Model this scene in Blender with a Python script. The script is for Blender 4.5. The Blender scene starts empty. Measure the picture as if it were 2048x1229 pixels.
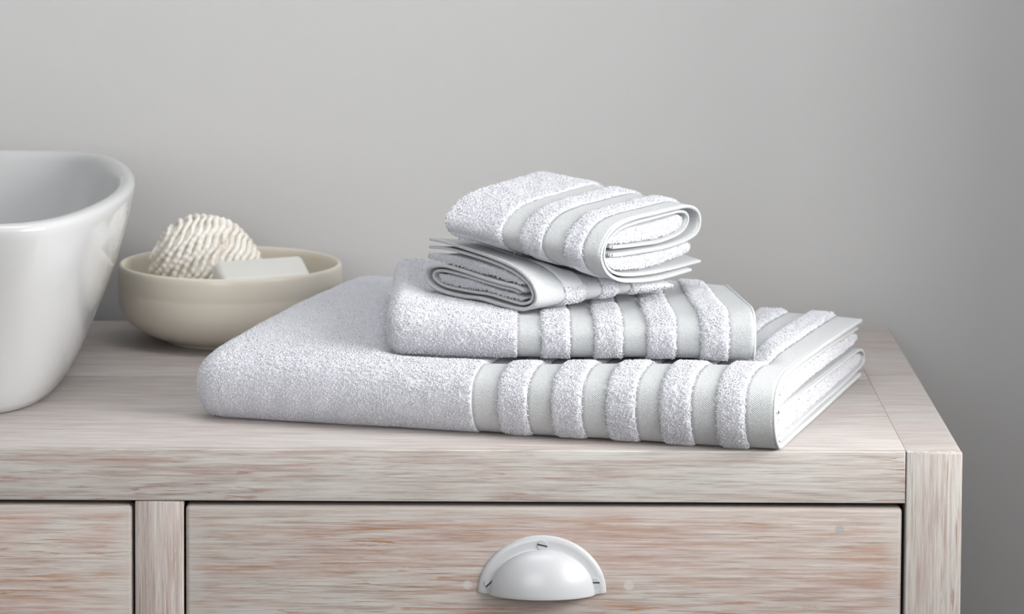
import bpy, bmesh, math
import numpy as np
from mathutils import Vector, Matrix

rng = np.random.default_rng(7)
S = bpy.context.scene
COL = S.collection
Z0 = 0.86                                     # height of the dresser top above the floor

# ------------------------------------------------------------------ camera, world, lights, exposure
cam_d = bpy.data.cameras.new('camera'); cam = bpy.data.objects.new('camera', cam_d); COL.objects.link(cam)
F, PITCH, YAW, ROLL = 7900.0, math.radians(5.0), 0.00495, 0.00506
cam_d.sensor_width = 36.0; cam_d.sensor_fit = 'HORIZONTAL'
cam_d.lens = F / 2048 * 36.0
cam_d.shift_y = -(614.5 - (-690 + F * math.tan(PITCH))) / 2048
fwd = Vector((math.sin(YAW) * math.cos(PITCH), math.cos(YAW) * math.cos(PITCH), -math.sin(PITCH)))
rt = Vector((math.cos(YAW), -math.sin(YAW), 0)); up = rt.cross(fwd)
r2 = rt * math.cos(ROLL) + up * math.sin(ROLL); u2 = up * math.cos(ROLL) - rt * math.sin(ROLL)
M = Matrix((r2, u2, -fwd)).transposed().to_4x4()
M.translation = Vector((-0.01682, -2.99718, 0.60958 + Z0))
cam.matrix_world = M
cam_d.clip_start = 0.05
cam_d.dof.use_dof = True; cam_d.dof.focus_distance = 3.06; cam_d.dof.aperture_fstop = 11
S.camera = cam

w = bpy.data.worlds.new('daylight'); S.world = w; w.use_nodes = True
w.node_tree.nodes['Background'].inputs[0].default_value = (0.75, 0.87, 1.0, 1)
w.node_tree.nodes['Background'].inputs[1].default_value = 1.0

S.view_settings.view_transform = 'Standard'; S.view_settings.look = 'None'
S.view_settings.exposure = 0.0; S.cycles.max_bounces = 16; S.cycles.diffuse_bounces = 12; S.cycles.transmission_bounces = 12
S.view_settings.gamma = 1.0; S.view_settings.use_curve_mapping = False

ROOM_R = 0.72                                  # inner face of the right wall
WY0, WY1, WZ0, WZ1 = -1.40, -0.02, 0.98, 1.92   # window opening in the right wall (y, z)
REVEAL = 0.58  # unseen reveal, deepened so the back wall darkens to the right


def area(name, loc, aim, sx, sy, watts, col):
    d = bpy.data.lights.new(name, 'AREA'); d.shape = 'RECTANGLE'; d.size = sx; d.size_y = sy
    d.energy = watts; d.color = col
    o = bpy.data.objects.new(name, d); COL.objects.link(o); o.location = loc
    o.rotation_euler = (Vector(aim) - Vector(loc)).to_track_quat('-Z', 'Y').to_euler()
    return o


area('window_daylight', (ROOM_R + REVEAL + 0.03, (WY0 + WY1) / 2, (WZ0 + WZ1) / 2), (0, (WY0 + WY1) / 2, (WZ0 + WZ1) / 2),
     WY1 - WY0 - 0.04, WZ1 - WZ0 - 0.04, 68.0, (1.0, 0.985, 0.975))
area('front_fill', (-0.8, -3.7, 1.9), (-0.2, 0.3, 0.95), 1.8, 1.4, 36.0, (0.95, 0.97, 1.0))  # added fill light behind the camera, stands for no known lamp
area('overhead_fill', (-0.08, -0.14, 2.45), (-0.08, -0.02, 0.9), 1.1, 0.8, 9.0, (0.93, 0.96, 1.0))  # added overhead fill to lift the shade around towels and bowl

# ------------------------------------------------------------------ helpers


def link(name, me, mat=None, parent=None, smooth=True, loc=None):
    o = bpy.data.objects.new(name, me); COL.objects.link(o)
    if mat: me.materials.append(mat)
    if parent: o.parent = parent
    if loc is not None: o.location = loc
    if smooth and len(me.polygons):
        me.polygons.foreach_set('use_smooth', np.ones(len(me.polygons), bool))
    return o


def thing(name, label, cat, loc, group=None):
    o = bpy.data.objects.new(name, None); COL.objects.link(o); o.location = loc
    o.empty_display_size = 0.05
    o['label'] = label; o['category'] = cat
    if group: o['group'] = group
    return o


def tag(o, label, cat, group=None):
    o['label'] = label; o['category'] = cat
    if group: o['group'] = group
    return o


def mesh_np(name, V, Q, uv=None):
    """V (n,3), Q (m,4) quads (repeat the last index for a triangle), uv (n,2) per vertex."""
    me = bpy.data.meshes.new(name)
    V = np.asarray(V, np.float32); Q = np.asarray(Q, np.int32)
    tri = Q[:, 3] == Q[:, 2]
    cnt = np.where(tri, 3, 4).astype(np.int32)
    keep = np.ones(Q.shape, bool); keep[tri, 3] = False
    idx = Q[keep]
    me.vertices.add(len(V)); me.vertices.foreach_set('co', V.ravel())
    me.loops.add(len(idx)); me.loops.foreach_set('vertex_index', idx.astype(np.int32))
    st = np.concatenate([[0], np.cumsum(cnt)[:-1]]).astype(np.int32)
    me.polygons.add(len(Q)); me.polygons.foreach_set('loop_start', st)
    me.update(calc_edges=True)
    if uv is not None:
        l = me.uv_layers.new(name='UVMap'); l.data.foreach_set('uv', np.asarray(uv, np.float32)[idx].ravel())
    me.validate()
    return me


def bm_obj(name, bm, mat, parent=None, smooth=True, loc=None):
    me = bpy.data.meshes.new(name); bmesh.ops.recalc_face_normals(bm, faces=bm.faces[:]); bm.to_mesh(me); bm.free()
    return link(name, me, mat, parent, smooth, loc)


def box_bm(x0, x1, y0, y1, z0, z1, bev=0.001, seg=2):
    bm = bmesh.new(); bmesh.ops.create_cube(bm, size=1)
    for v in bm.verts:
        v.co = Vector((x0 if v.co.x < 0 else x1, y0 if v.co.y < 0 else y1, z0 if v.co.z < 0 else z1))
    if bev: bmesh.ops.bevel(bm, geom=bm.edges[:], offset=bev, segments=seg, profile=0.5, affect='EDGES', clamp_overlap=True)
    return bm


def flat_shade(o, ang=40):
    me = o.data
    for p in me.polygons: p.use_smooth = True
    try: me.set_sharp_from_angle(angle=math.radians(ang))
    except Exception: pass
    return o


def lathe(name, prof, mat, parent=None, n=128, loc=None):
    prof = np.asarray(prof, float); m = len(prof)
    t = np.linspace(0, 2 * np.pi, n, endpoint=False)
    V = np.stack([np.outer(np.cos(t), prof[:, 0]), np.outer(np.sin(t), prof[:, 0]), np.tile(prof[:, 1], (n, 1))], -1).reshape(-1, 3)
    i, j = np.meshgrid(np.arange(n), np.arange(m - 1), indexing='ij')
    a = i * m + j; b = ((i + 1) % n) * m + j
    Q = np.stack([a, b, b + 1, a + 1], -1).reshape(-1, 4)
    return link(name, mesh_np(name, V, Q), mat, parent, True, loc)


def crom(P, step, closed=False):
    """Catmull-Rom through P, resampled to about `step`."""
    P = np.asarray(P, float)
    if closed: E = np.vstack([P[-1], P, P[0], P[1]])
    else: E = np.vstack([2 * P[0] - P[1], P, 2 * P[-1] - P[-2]])
    out = []
    t = np.linspace(0, 1, 16, endpoint=False)[:, None]
    for k in range(len(E) - 3):
        p0, p1, p2, p3 = E[k:k + 4]
        out.append(0.5 * (2 * p1 + (p2 - p0) * t + (2 * p0 - 5 * p1 + 4 * p2 - p3) * t ** 2 + (3 * p1 - p0 - 3 * p2 + p3) * t ** 3))
    out = np.vstack(out + [E[-2][None] if not closed else P[:1]])
    s = np.concatenate([[0], np.cumsum(np.hypot(*np.diff(out, axis=0).T))])
    n = max(4, int(round(s[-1] / step)))
    q = np.linspace(0, s[-1], n + 1)
    return np.stack([np.interp(q, s, out[:, 0]), np.interp(q, s, out[:, 1])], -1), q


# ------------------------------------------------------------------ materials
def mat_new(name, base, rough=0.6, **kw):
    m = bpy.data.materials.new(name); m.use_nodes = True
    b = m.node_tree.nodes['Principled BSDF']
    b.inputs['Base Color'].default_value = (*base, 1); b.inputs['Roughness'].default_value = rough
    for k, v in kw.items(): b.inputs[k.replace('_', ' ')].default_value = v
    return m, m.node_tree, b


def nd(nt, typ, **kw):
    n = nt.nodes.new(typ)
    for k, v in kw.items():
        if k in n.inputs: n.inputs[k].default_value = v
        else: setattr(n, k, v)
    return n


def ramp(nt, src, stops, interp='LINEAR'):
    r = nt.nodes.new('ShaderNodeValToRGB'); r.color_ramp.interpolation = interp
    el = r.color_ramp.elements
    while len(el) < len(stops): el.new(0.5)
    for e, (p, c) in zip(el, stops):
        e.position = p; e.color = (*c, 1) if not isinstance(c, (int, float)) else (c, c, c, 1)
    nt.links.new(src, r.inputs[0]); return r.outputs[0]


def mix(nt, fac, a, b, blend='MIX'):
    m = nt.nodes.new('ShaderNodeMix'); m.data_type = 'RGBA'; m.blend_type = blend
    for sock, v in ((m.inputs[0], fac), (m.inputs[6], a), (m.inputs[7], b)):
        if hasattr(v, 'is_linked'): nt.links.new(v, sock)
        elif isinstance(v, (int, float)): sock.default_value = v
        else: sock.default_value = (*v, 1)
    return m.outputs[2]


def math_n(nt, op, a, b=0.0):
    m = nt.nodes.new('ShaderNodeMath'); m.operation = op
    for s, v in ((m.inputs[0], a), (m.inputs[1], b)):
        if hasattr(v, 'is_linked'): nt.links.new(v, s)
        else: s.default_value = v
    return m.outputs[0]


def bump(nt, bsdf, h, strength, dist):
    b = nt.nodes.new('ShaderNodeBump'); b.inputs['Strength'].default_value = strength; b.inputs['Distance'].default_value = dist
    nt.links.new(h, b.inputs['Height']); nt.links.new(b.outputs[0], bsdf.inputs['Normal'])


def wood(name, axis, paint, pink, tan, bare, wear, pinkness, con=1.0, edge=None, spots=()):
    """lime-washed timber: thin paint dragged along the grain, wood showing through in streaks"""
    m, nt, b = mat_new(name, paint, 0.62)
    tc = nt.nodes.new('ShaderNodeTexCoord'); oi = nt.nodes.new('ShaderNodeObjectInfo')
    off = nt.nodes.new('ShaderNodeVectorMath'); off.operation = 'SCALE'; off.inputs[0].default_value = (3.1, 7.7, 5.3)
    nt.links.new(oi.outputs['Random'], off.inputs['Scale'])
    add = nt.nodes.new('ShaderNodeVectorMath'); add.operation = 'ADD'
    nt.links.new(tc.outputs['Object'], add.inputs[0]); nt.links.new(off.outputs[0], add.inputs[1])

    def grain(al, ac, detail=4.0, rough=0.55, dist=0.0):
        mp = nt.nodes.new('ShaderNodeMapping'); nt.links.new(add.outputs[0], mp.inputs[0])
        sc = [ac, ac, ac]; sc['xyz'.index(axis)] = al; mp.inputs['Scale'].default_value = sc
        n = nd(nt, 'ShaderNodeTexNoise', Scale=1.0, Detail=detail, Roughness=rough, Distortion=dist)
        nt.links.new(mp.outputs[0], n.inputs['Vector']); return n.outputs['Fac']
    fine = grain(20, 560, 5, 0.66, 0.3)
    mid = grain(9, 120, 5, 0.62, 0.5)
    wide = grain(5.0, 24, 4, 0.6, 0.5)
    streak = grain(18, 330, 5, 0.66, 0.8)
    patch = grain(6, 17, 3, 0.6)
    col = mix(nt, math_n(nt, 'MULTIPLY', ramp(nt, wide, [(0.36, 0.0), (0.64, 1.0)]), pinkness), paint, pink)
    col = mix(nt, math_n(nt, 'MULTIPLY', ramp(nt, mid, [(0.48, 0.0), (0.66, 1.0)]), 0.62 * con), col, tan)
    col = mix(nt, math_n(nt, 'MULTIPLY', ramp(nt, fine, [(0.50, 0.0), (0.66, 1.0)]), 0.5 * con), col, tuple(c * 0.62 for c in tan))
    col = mix(nt, math_n(nt, 'MULTIPLY', ramp(nt, fine, [(0.34, 1.0), (0.48, 0.0)]), 0.55 * con), col, tuple(min(1, c * 1.16) for c in paint))
    sm = math_n(nt, 'MULTIPLY', ramp(nt, streak, [(0.55, 0.0), (0.63, 1.0)]), ramp(nt, patch, [(0.47, 0.0), (0.60, 1.0)]))
    col = mix(nt, math_n(nt, 'MULTIPLY', sm, wear), col, bare)
    broad = grain(5, 85, 5, 0.62, 0.7)
    bm_ = math_n(nt, 'MULTIPLY', ramp(nt, broad, [(0.575, 0.0), (0.625, 1.0)]), ramp(nt, wide, [(0.40, 0.0), (0.55, 1.0)]))
    col = mix(nt, math_n(nt, 'MULTIPLY', bm_, 0.55 * wear), col, tuple(0.45 * p + 0.55 * q for p, q in zip(pink, bare)))
    if edge:                                     # paint left thicker along the board's rim
        sp = nt.nodes.new('ShaderNodeSeparateXYZ'); nt.links.new(tc.outputs['Generated'], sp.inputs[0])

        def rim(c, wd):
            dd = math_n(nt, 'MINIMUM', c, math_n(nt, 'SUBTRACT', 1.0, c))
            return ramp(nt, math_n(nt, 'ADD', math_n(nt, 'DIVIDE', dd, wd), math_n(nt, 'MULTIPLY', math_n(nt, 'SUBTRACT', mid, 0.5), 1.6)), [(0.35, 1.0), (1.0, 0.0)])
        em = math_n(nt, 'MAXIMUM', rim(sp.outputs['X'], edge[0]), rim(sp.outputs['Z'], edge[1]))
        col = mix(nt, math_n(nt, 'MULTIPLY', em, 0.6), col, paint)
    for (sx, sz, sr, sc_) in spots:               # filler dabs and a knot on the board
        d_ = nt.nodes.new('ShaderNodeVectorMath'); d_.operation = 'DISTANCE'; d_.inputs[1].default_value = (sx, 0.0012, sz)
        nt.links.new(tc.outputs['Object'], d_.inputs[0])
        col = mix(nt, math_n(nt, 'MULTIPLY', ramp(nt, math_n(nt, 'DIVIDE', d_.outputs['Value'], sr), [(0.7, 1.0), (1.0, 0.0)]), 0.75), col, sc_)
    nt.links.new(col, b.inputs['Base Color'])
    h = math_n(nt, 'SUBTRACT', math_n(nt, 'MULTIPLY', fine, 0.6), math_n(nt, 'MULTIPLY', sm, 0.5))
    bump(nt, b, h, 0.5, 0.0008)
    return m


PAINT = (0.60, 0.57, 0.525); PINK = (0.50, 0.405, 0.37); TAN = (0.43, 0.33, 0.275); BARE = (0.33, 0.19, 0.115)
M_TOP = wood('limed_wood_top', 'x', (0.437, 0.414, 0.397), (0.405, 0.345, 0.326), (0.345, 0.288, 0.262), (0.29, 0.195, 0.155), 0.35, 0.75, 1.0)
M_RAIL = wood('limed_wood_rail', 'x', (0.415, 0.405, 0.377), (0.372, 0.315, 0.291), (0.32, 0.258, 0.229), (0.27, 0.135, 0.105), 0.9, 0.5, 1.15)
M_DRAWER = wood('limed_wood_drawer', 'x', (0.415, 0.392, 0.365), (0.375, 0.285, 0.255), (0.335, 0.225, 0.170), (0.290, 0.155, 0.075), 0.95, 0.95, 1.2, (0.035, 0.06),
                [(0.0905, Z0 - 0.106, 0.0045, (0.47, 0.45, 0.42)), (-0.034, Z0 - 0.106, 0.004, (0.46, 0.44, 0.41)), (0.2528, Z0 - 0.0615, 0.0042, (0.27, 0.27, 0.265))])
M_POST = wood('limed_wood_post', 'z', (0.422, 0.405, 0.378), (0.374, 0.304, 0.282), (0.326, 0.260, 0.229), (0.264, 0.158, 0.123), 0.8, 0.65, 1.1)
M_INSIDE, _, _ = mat_new('raw_wood_inside', (0.16, 0.09, 0.05), 0.8)

# wall paint
M_WALL, nt, b = mat_new('wall_paint', (0.456, 0.454, 0.449), 0.75)
tc = nt.nodes.new('ShaderNodeTexCoord')
n1 = nd(nt, 'ShaderNodeTexNoise', Scale=75.0, Detail=4.0, Roughness=0.6); nt.links.new(tc.outputs['Object'], n1.inputs['Vector'])
mp = nt.nodes.new('ShaderNodeMapping'); mp.inputs['Scale'].default_value = (40, 40, 9); nt.links.new(tc.outputs['Object'], mp.inputs[0])
n2 = nd(nt, 'ShaderNodeTexNoise', Scale=1.0, Detail=3.0); nt.links.new(mp.outputs[0], n2.inputs['Vector'])
bump(nt, b, math_n(nt, 'ADD', n1.outputs['Fac'], math_n(nt, 'MULTIPLY', n2.outputs['Fac'], 0.8)), 0.26, 0.0012)
M_FLOOR = wood('floor_boards', 'y', (0.25, 0.22, 0.19), (0.22, 0.18, 0.155), (0.19, 0.15, 0.12), BARE, 0.3, 0.6)
M_ROOM, _, _ = mat_new('white_wall_paint', (0.80, 0.80, 0.81), 0.8)
M_WHITE, _, _ = mat_new('white_gloss_paint', (0.72, 0.72, 0.70), 0.35)

M_TERRY, nt, b = mat_new('terry_cotton', (0.84, 0.84, 0.865), 0.95, Sheen_Weight=0.25, Sheen_Roughness=0.5)
tc = nt.nodes.new('ShaderNodeTexCoord')
nz = nd(nt, 'ShaderNodeTexNoise', Scale=420.0, Detail=2.0); nt.links.new(tc.outputs['Object'], nz.inputs['Vector'])
nt.links.new(mix(nt, nz.outputs['Fac'], (0.925, 0.93, 0.965), (0.95, 0.955, 0.985)), b.inputs['Base Color'])
tl = nt.nodes.new('ShaderNodeBsdfTranslucent'); tl.inputs[0].default_value = (0.955, 0.96, 0.985, 1)
ms = nt.nodes.new('ShaderNodeMixShader'); ms.inputs[0].default_value = 0.40
nt.links.new(b.outputs[0], ms.inputs[1]); nt.links.new(tl.outputs[0], ms.inputs[2])
nt.links.new(ms.outputs[0], nt.nodes['Material Output'].inputs['Surface'])

# flat woven linen-look band: a real thread relief from UVs in metres
M_BAND, nt, b = mat_new('woven_band', (0.60, 0.63, 0.635), 0.9, Sheen_Weight=0.15)
uvn = nt.nodes.new('ShaderNodeUVMap'); sep = nt.nodes.new('ShaderNodeSeparateXYZ'); nt.links.new(uvn.outputs[0], sep.inputs[0])
su = math_n(nt, 'SINE', math_n(nt, 'MULTIPLY', sep.outputs[0], 2 * math.pi / 0.0021))
sv = math_n(nt, 'SINE', math_n(nt, 'MULTIPLY', sep.outputs[1], 2 * math.pi / 0.0014))
wv = math_n(nt, 'MULTIPLY', su, sv)
tc = nt.nodes.new('ShaderNodeTexCoord')
nz = nd(nt, 'ShaderNodeTexNoise', Scale=900.0, Detail=2.0); nt.links.new(tc.outputs['Object'], nz.inputs['Vector'])
wf = math_n(nt, 'ADD', math_n(nt, 'MULTIPLY', wv, 0.35), nz.outputs['Fac'])
nt.links.new(ramp(nt, wf, [(0.15, (0.42, 0.434, 0.44)), (0.8, (0.59, 0.606, 0.614))]), b.inputs['Base Color'])
bump(nt, b, wf, 0.8, 0.0006)

M_CERAMIC, _, _ = mat_new('white_glazed_ceramic', (0.45, 0.455, 0.455), 0.12, Coat_Weight=0.4, Coat_Roughness=0.04)
M_BOWL, _, _ = mat_new('cream_glazed_stoneware', (0.62, 0.575, 0.49), 0.28)
M_PULL, nt, b = mat_new('white_painted_metal', (0.43, 0.438, 0.45), 0.30, Coat_Weight=0.12)
M_SLOT, _, _ = mat_new('dark_slot', (0.05, 0.055, 0.06), 0.6)
M_SOAP, _, _ = mat_new('white_soap', (0.66, 0.66, 0.62), 0.45, Subsurface_Weight=0.15)
M_SHELL, nt, b = mat_new('chalky_shell', (0.74, 0.70, 0.63), 0.8)
tc = nt.nodes.new('ShaderNodeTexCoord')
nz = nd(nt, 'ShaderNodeTexNoise', Scale=55.0, Detail=5.0, Roughness=0.7); nt.links.new(tc.outputs['Object'], nz.inputs['Vector'])
nz2 = nd(nt, 'ShaderNodeTexNoise', Scale=260.0, Detail=3.0); nt.links.new(tc.outputs['Object'], nz2.inputs['Vector'])
c = ramp(nt, nz.outputs['Fac'], [(0.30, (0.46, 0.35, 0.24)), (0.40, (0.74, 0.70, 0.63)), (0.6, (0.82, 0.795, 0.74))])
c = mix(nt, ramp(nt, nz2.outputs['Fac'], [(0.60, 0.0), (0.75, 0.6)]), c, (0.42, 0.34, 0.26))
nt.links.new(c, b.inputs['Base Color']); bump(nt, b, nz2.outputs['Fac'], 0.4, 0.001)

# ------------------------------------------------------------------ room


def wall_piece(name, x0, x1, y0, y1, z0, z1, mat):
    o = bm_obj(name, box_bm(x0, x1, y0, y1, z0, z1, 0), mat, smooth=False); o['kind'] = 'structure'; return o


WX0, WYB, WYF, CEIL = -2.4, 0.600, -4.2, 2.6
wall_piece('wall_back', WX0 - 0.1, ROOM_R + 0.65, WYB, WYB + 0.1, 0, CEIL, M_WALL)
wall_piece('wall_left', WX0 - 0.1, WX0, WYF, WYB, 0, CEIL, M_WALL)
wall_piece('wall_front', WX0 - 0.1, ROOM_R + 0.65, WYF - 0.1, WYF, 0, CEIL, M_ROOM)
wall_piece('floor', WX0 - 0.1, ROOM_R + 0.65, WYF, WYB, -0.1, 0, M_FLOOR)
wall_piece('ceiling', WX0 - 0.1, ROOM_R + 0.65, WYF - 0.1, WYB + 0.1, CEIL, CEIL + 0.1, M_ROOM)
# right wall, unseen; its window set deep to shade the back wall's right side
bm = bmesh.new()
for (y0, y1, z0, z1) in ((WYF, WY0, 0, CEIL), (WY1, WYB, 0, CEIL), (WY0, WY1, 0, WZ0), (WY0, WY1, WZ1, CEIL)):
    t = box_bm(ROOM_R, ROOM_R + REVEAL, y0, y1, z0, z1, 0); me = bpy.data.meshes.new('t'); t.to_mesh(me); t.free(); bm.from_mesh(me); bpy.data.meshes.remove(me)
o = bm_obj('wall_right', bm, M_WALL, smooth=False); o['kind'] = 'structure'
bm = bmesh.new()
xf0, xf1 = ROOM_R + REVEAL - 0.06, ROOM_R + REVEAL - 0.01
fy = (WY0 + WY1) / 2
for (y0, y1, z0, z1) in ((WY0, WY0 + 0.05, WZ0, WZ1), (WY1 - 0.05, WY1, WZ0, WZ1), (WY0, WY1, WZ0, WZ0 + 0.05), (WY0, WY1, WZ1 - 0.05, WZ1), (fy - 0.02, fy + 0.02, WZ0, WZ1)):
    t = box_bm(xf0, xf1, y0, y1, z0, z1, 0.004); me = bpy.data.meshes.new('t'); t.to_mesh(me); t.free(); bm.from_mesh(me); bpy.data.meshes.remove(me)
o = bm_obj('window_1', bm, M_WHITE, smooth=False); o['kind'] = 'structure'

# ------------------------------------------------------------------ dresser
XR, XJ = 0.3469, 0.3034              # right edge, joint between rail and corner post
XS0, XS1 = -0.2905, -0.2530          # centre stile
XL = -0.893
DEP_R, DEP_L = 0.5675, 0.5925
dresser = thing('dresser', 'lime-washed wooden dresser with white cup handle under the towels', 'dresser', (0, 0, 0))


def dpart(name, bounds, mat, bev=0.0012, seg=2, parent=None, slant=False):
    x0, x1, y0, y1, z0, z1 = bounds
    bm = box_bm(x0, x1, y0, y1, Z0 + z0, Z0 + z1, bev, seg)
    if slant:                          # the back edge of the top runs slightly out of square
        ym = (y0 + y1) / 2
        for v in bm.verts:
            if v.co.y > ym: v.co.y += (DEP_R - DEP_L) * (v.co.x - XL) / (XR - XL)
    return flat_shade(bm_obj(name, bm, mat, parent or dresser), 50)


TG = 0.0052                           # front tongues of rail and posts rise to the top surface
TH = 0.022


def tongue(name, x0, x1, y0, y1, z0, ztop, mat, bev):
    """upright or rail whose thin front lip covers the edge of the top boards"""
    prof = [(y0, z0), (y0, ztop), (TG, ztop), (TG, -TH - 0.0002), (y1, -TH - 0.0002), (y1, z0)]
    bm = bmesh.new()
    A_ = [bm.verts.new((x0, y, Z0 + z)) for y, z in prof]; B_ = [bm.verts.new((x1, y, Z0 + z)) for y, z in prof]
    bm.faces.new(A_); bm.faces.new(B_[::-1]); fe = None
    for k in range(6): bm.faces.new((A_[k], B_[k], B_[(k + 1) % 6], A_[(k + 1) % 6]))
    bm.normal_update()
    ed = [e for e in bm.edges if all(abs(v.co.y - y0) < 1e-6 for v in e.verts)]
    if bev[1]: ed += [e for e in bm.edges if abs(e.verts[0].co.x - e.verts[1].co.x) < 1e-6 and abs(e.verts[0].co.x - bev[1]) < 1e-6 and all(abs(v.co.z - Z0 - ztop) < 1e-6 for v in e.verts)]
    bmesh.ops.bevel(bm, geom=ed, offset=bev[0], segments=3, profile=0.5, affect='EDGES', clamp_overlap=True)
    return flat_shade(bm_obj(name, bm, mat, dresser), 50)


tongue('front_rail', XL + 0.0435, XJ - 0.0005, 0, 0.028, -0.0408, 0, M_RAIL, (0.0014, None))
dpart('top_plank', (XL, XJ - 0.00012, TG + 0.0001, 0.3046, -TH, 0), M_TOP, 0.0003)
dpart('top_plank', (XL, XJ - 0.00012, 0.3049, DEP_L, -TH, 0), M_TOP, 0.0003, slant=True)
# end board: grain across, rounded outer edge
bm = box_bm(XJ, XR, TG + 0.0001, DEP_L, Z0 - TH, Z0 + 0.0001, 0)
ed = [e for e in bm.edges if all(abs(v.co.x - XR) < 1e-6 for v in e.verts) and all(v.co.z > Z0 for v in e.verts)] + [e for e in bm.edges if all(v.co.x > XR - 1e-6 and v.co.y > 0.5 for v in e.verts)]
bmesh.ops.bevel(bm, geom=ed, offset=0.0030, segments=4, profile=0.5, affect='EDGES')
for v in bm.verts:
    if v.co.y > 0.3: v.co.y += (DEP_R - DEP_L) * (v.co.x - XL) / (XR - XL)
flat_shade(bm_obj('end_board', bm, M_TOP, dresser), 50)
for (x0, x1, xe) in ((XJ, XR, XR), (XL, XL + 0.0431, XL)):
    tongue('corner_post', x0, x1, -0.0003, 0.0434, -Z0, 0.0001, M_POST, (0.0024, xe))
    dpart('back_post', (x0, x1, DEP_R - 0.05, DEP_R - 0.008, -Z0, -TH - 0.0002), M_POST, 0.002)
dpart('centre_stile', (XS0, XS1, 0.0003, 0.03, -0.25, -0.0412), M_POST, 0.0012, 2)
dpart('lower_rail', (XL + 0.0433, XJ - 0.0004, 0, 0.028, -0.292, -0.2505), M_RAIL, 0.0016, 3)
for (x0, x1) in ((XR - 0.018, XR - 0.003), (XL + 0.003, XL + 0.018)):
    dpart('side_panel', (x0, x1, 0.0436, DEP_R - 0.052, -0.29, -TH - 0.0003), M_RAIL, 0.001)
dpart('back_panel', (XL + 0.045, XJ - 0.002, DEP_R - 0.03, DEP_R - 0.02, -0.29, -TH - 0.0003), M_INSIDE, 0.0005)
dpart('bottom_panel', (XL + 0.045, XJ - 0.002, 0.029, DEP_R - 0.032, -0.29, -0.278), M_INSIDE, 0.0005)


def screw_bm(cx, y, cz, r, ang):
    """low round screw head split by a slot"""
    bm = bmesh.new()
    for sgn in (1, -1):
        a0 = math.asin(0.16)
        ring = [Vector((r * math.cos(a), 0, r * math.sin(a))) for a in np.linspace(a0, math.pi - a0, 12)]
        R_ = Matrix.Rotation(ang + (0 if sgn > 0 else math.pi), 3, 'Y')
        front = [bm.verts.new(R_ @ Vector((p.x * 0.88, -0.0013, p.z * 0.88 + 0.0001)) + Vector((cx, y, cz))) for p in ring]
        back = [bm.verts.new(R_ @ p + Vector((cx, y + 0.0004, cz))) for p in ring]
        bm.faces.new(front)
        for k in range(len(ring)):
            k2 = (k + 1) % len(ring)
            bm.faces.new((front[k], back[k], back[k2], front[k2]))
    q = [bm.verts.new(Matrix.Rotation(ang, 3, 'Y') @ Vector((x, 0.0, z)) + Vector((cx, y - 0.0009, cz))) for x, z in ((-r * 0.9, -r * 0.2), (r * 0.9, -r * 0.2), (r * 0.9, r * 0.2), (-r * 0.9, r * 0.2))]
    bm.faces.new(q).material_index = 1                        # floor of the slot
    return bm


def drawer(x0, x1, pull_x):
    d = dpart('drawer', (x0, x1, 0.0012, 0.021, -0.247, -0.0446), M_DRAWER, 0.0034, 4)
    # the box behind the front belongs to the drawer
    dpart('drawer_box', (x0 + 0.008, x1 - 0.008, 0.0212, 0.46, -0.235, -0.06), M_INSIDE, 0.001, parent=d)
    if pull_x is None: return d
    cx, cz, yf = pull_x, Z0 - 0.1128, 0.0012
    # cup pull: flange and half dome in one skin, open below
    A_, B_ = 0.0488, 0.0452; a_, b_, c_ = 0.0398, 0.0345, 0.0190
    nphi, npsi = 56, 18
    V, uvw = [], []
    prof = []
    for k in range(npsi + 1):
        psi = math.pi / 2 * (1 - k / npsi)
        prof.append((math.cos(psi), math.sin(psi)))
    rows = []
    for k in range(npsi + 1):                        # dome, lip to foot
        s, t = prof[k]
        rows.append([(cx + a_ * math.cos(p), yf - 0.0022 - c_ * t * math.sin(p) ** 1.25, cz + b_ * s * math.sin(p)) for p in np.linspace(0, math.pi, nphi)])
    for q, (g, yo) in enumerate(((0.15, -0.0016), (0.6, -0.0014), (0.93, -0.0013), (1.0, -0.0004), (1.0, 0.0006))):   # flange
        rows.append([(cx + (a_ + (A_ - a_) * g) * math.cos(p), yf + yo, cz + (b_ + (B_ - b_) * g) * math.sin(p) + 0.0012 * g * (abs(math.cos(p)) ** 6)) for p in np.linspace(0, math.pi, nphi)])
    V = np.array(rows).reshape(-1, 3); nr = len(rows)
    i, j = np.meshgrid(np.arange(nr - 1), np.arange(nphi - 1), indexing='ij'); a = i * nphi + j
    Q = np.stack([a, a + 1, a + nphi + 1, a + nphi], -1).reshape(-1, 4)
    o = link('cup_pull', mesh_np('cup_pull', V, Q), M_PULL, d)
    sol = o.modifiers.new('thickness', 'SOLIDIFY'); sol.thickness = 0.0016; sol.offset = 0.0
    bv = o.modifiers.new('edge', 'BEVEL'); bv.width = 0.0006; bv.segments = 2; bv.limit_method = 'ANGLE'; bv.angle_limit = math.radians(60)
    o['label'] = 'white painted half-moon cup pull'
    for (sx, sz, ang) in ((cx + 0.0001, cz + 0.0385, 0.22), (cx - 0.0405, cz + 0.0085, -0.75), (cx + 0.0405, cz + 0.0095, 0.02)):
        so = bm_obj('screw', screw_bm(sx, yf - 0.0018, sz, 0.0043, ang), M_PULL, d); flat_shade(so, 30); so.data.materials.append(M_SLOT)
    return d


drawer(XS1 + 0.0016, XJ - 0.0024, 0.0235)
drawer(XL + 0.0449, XS0 - 0.0018, None)

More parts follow.
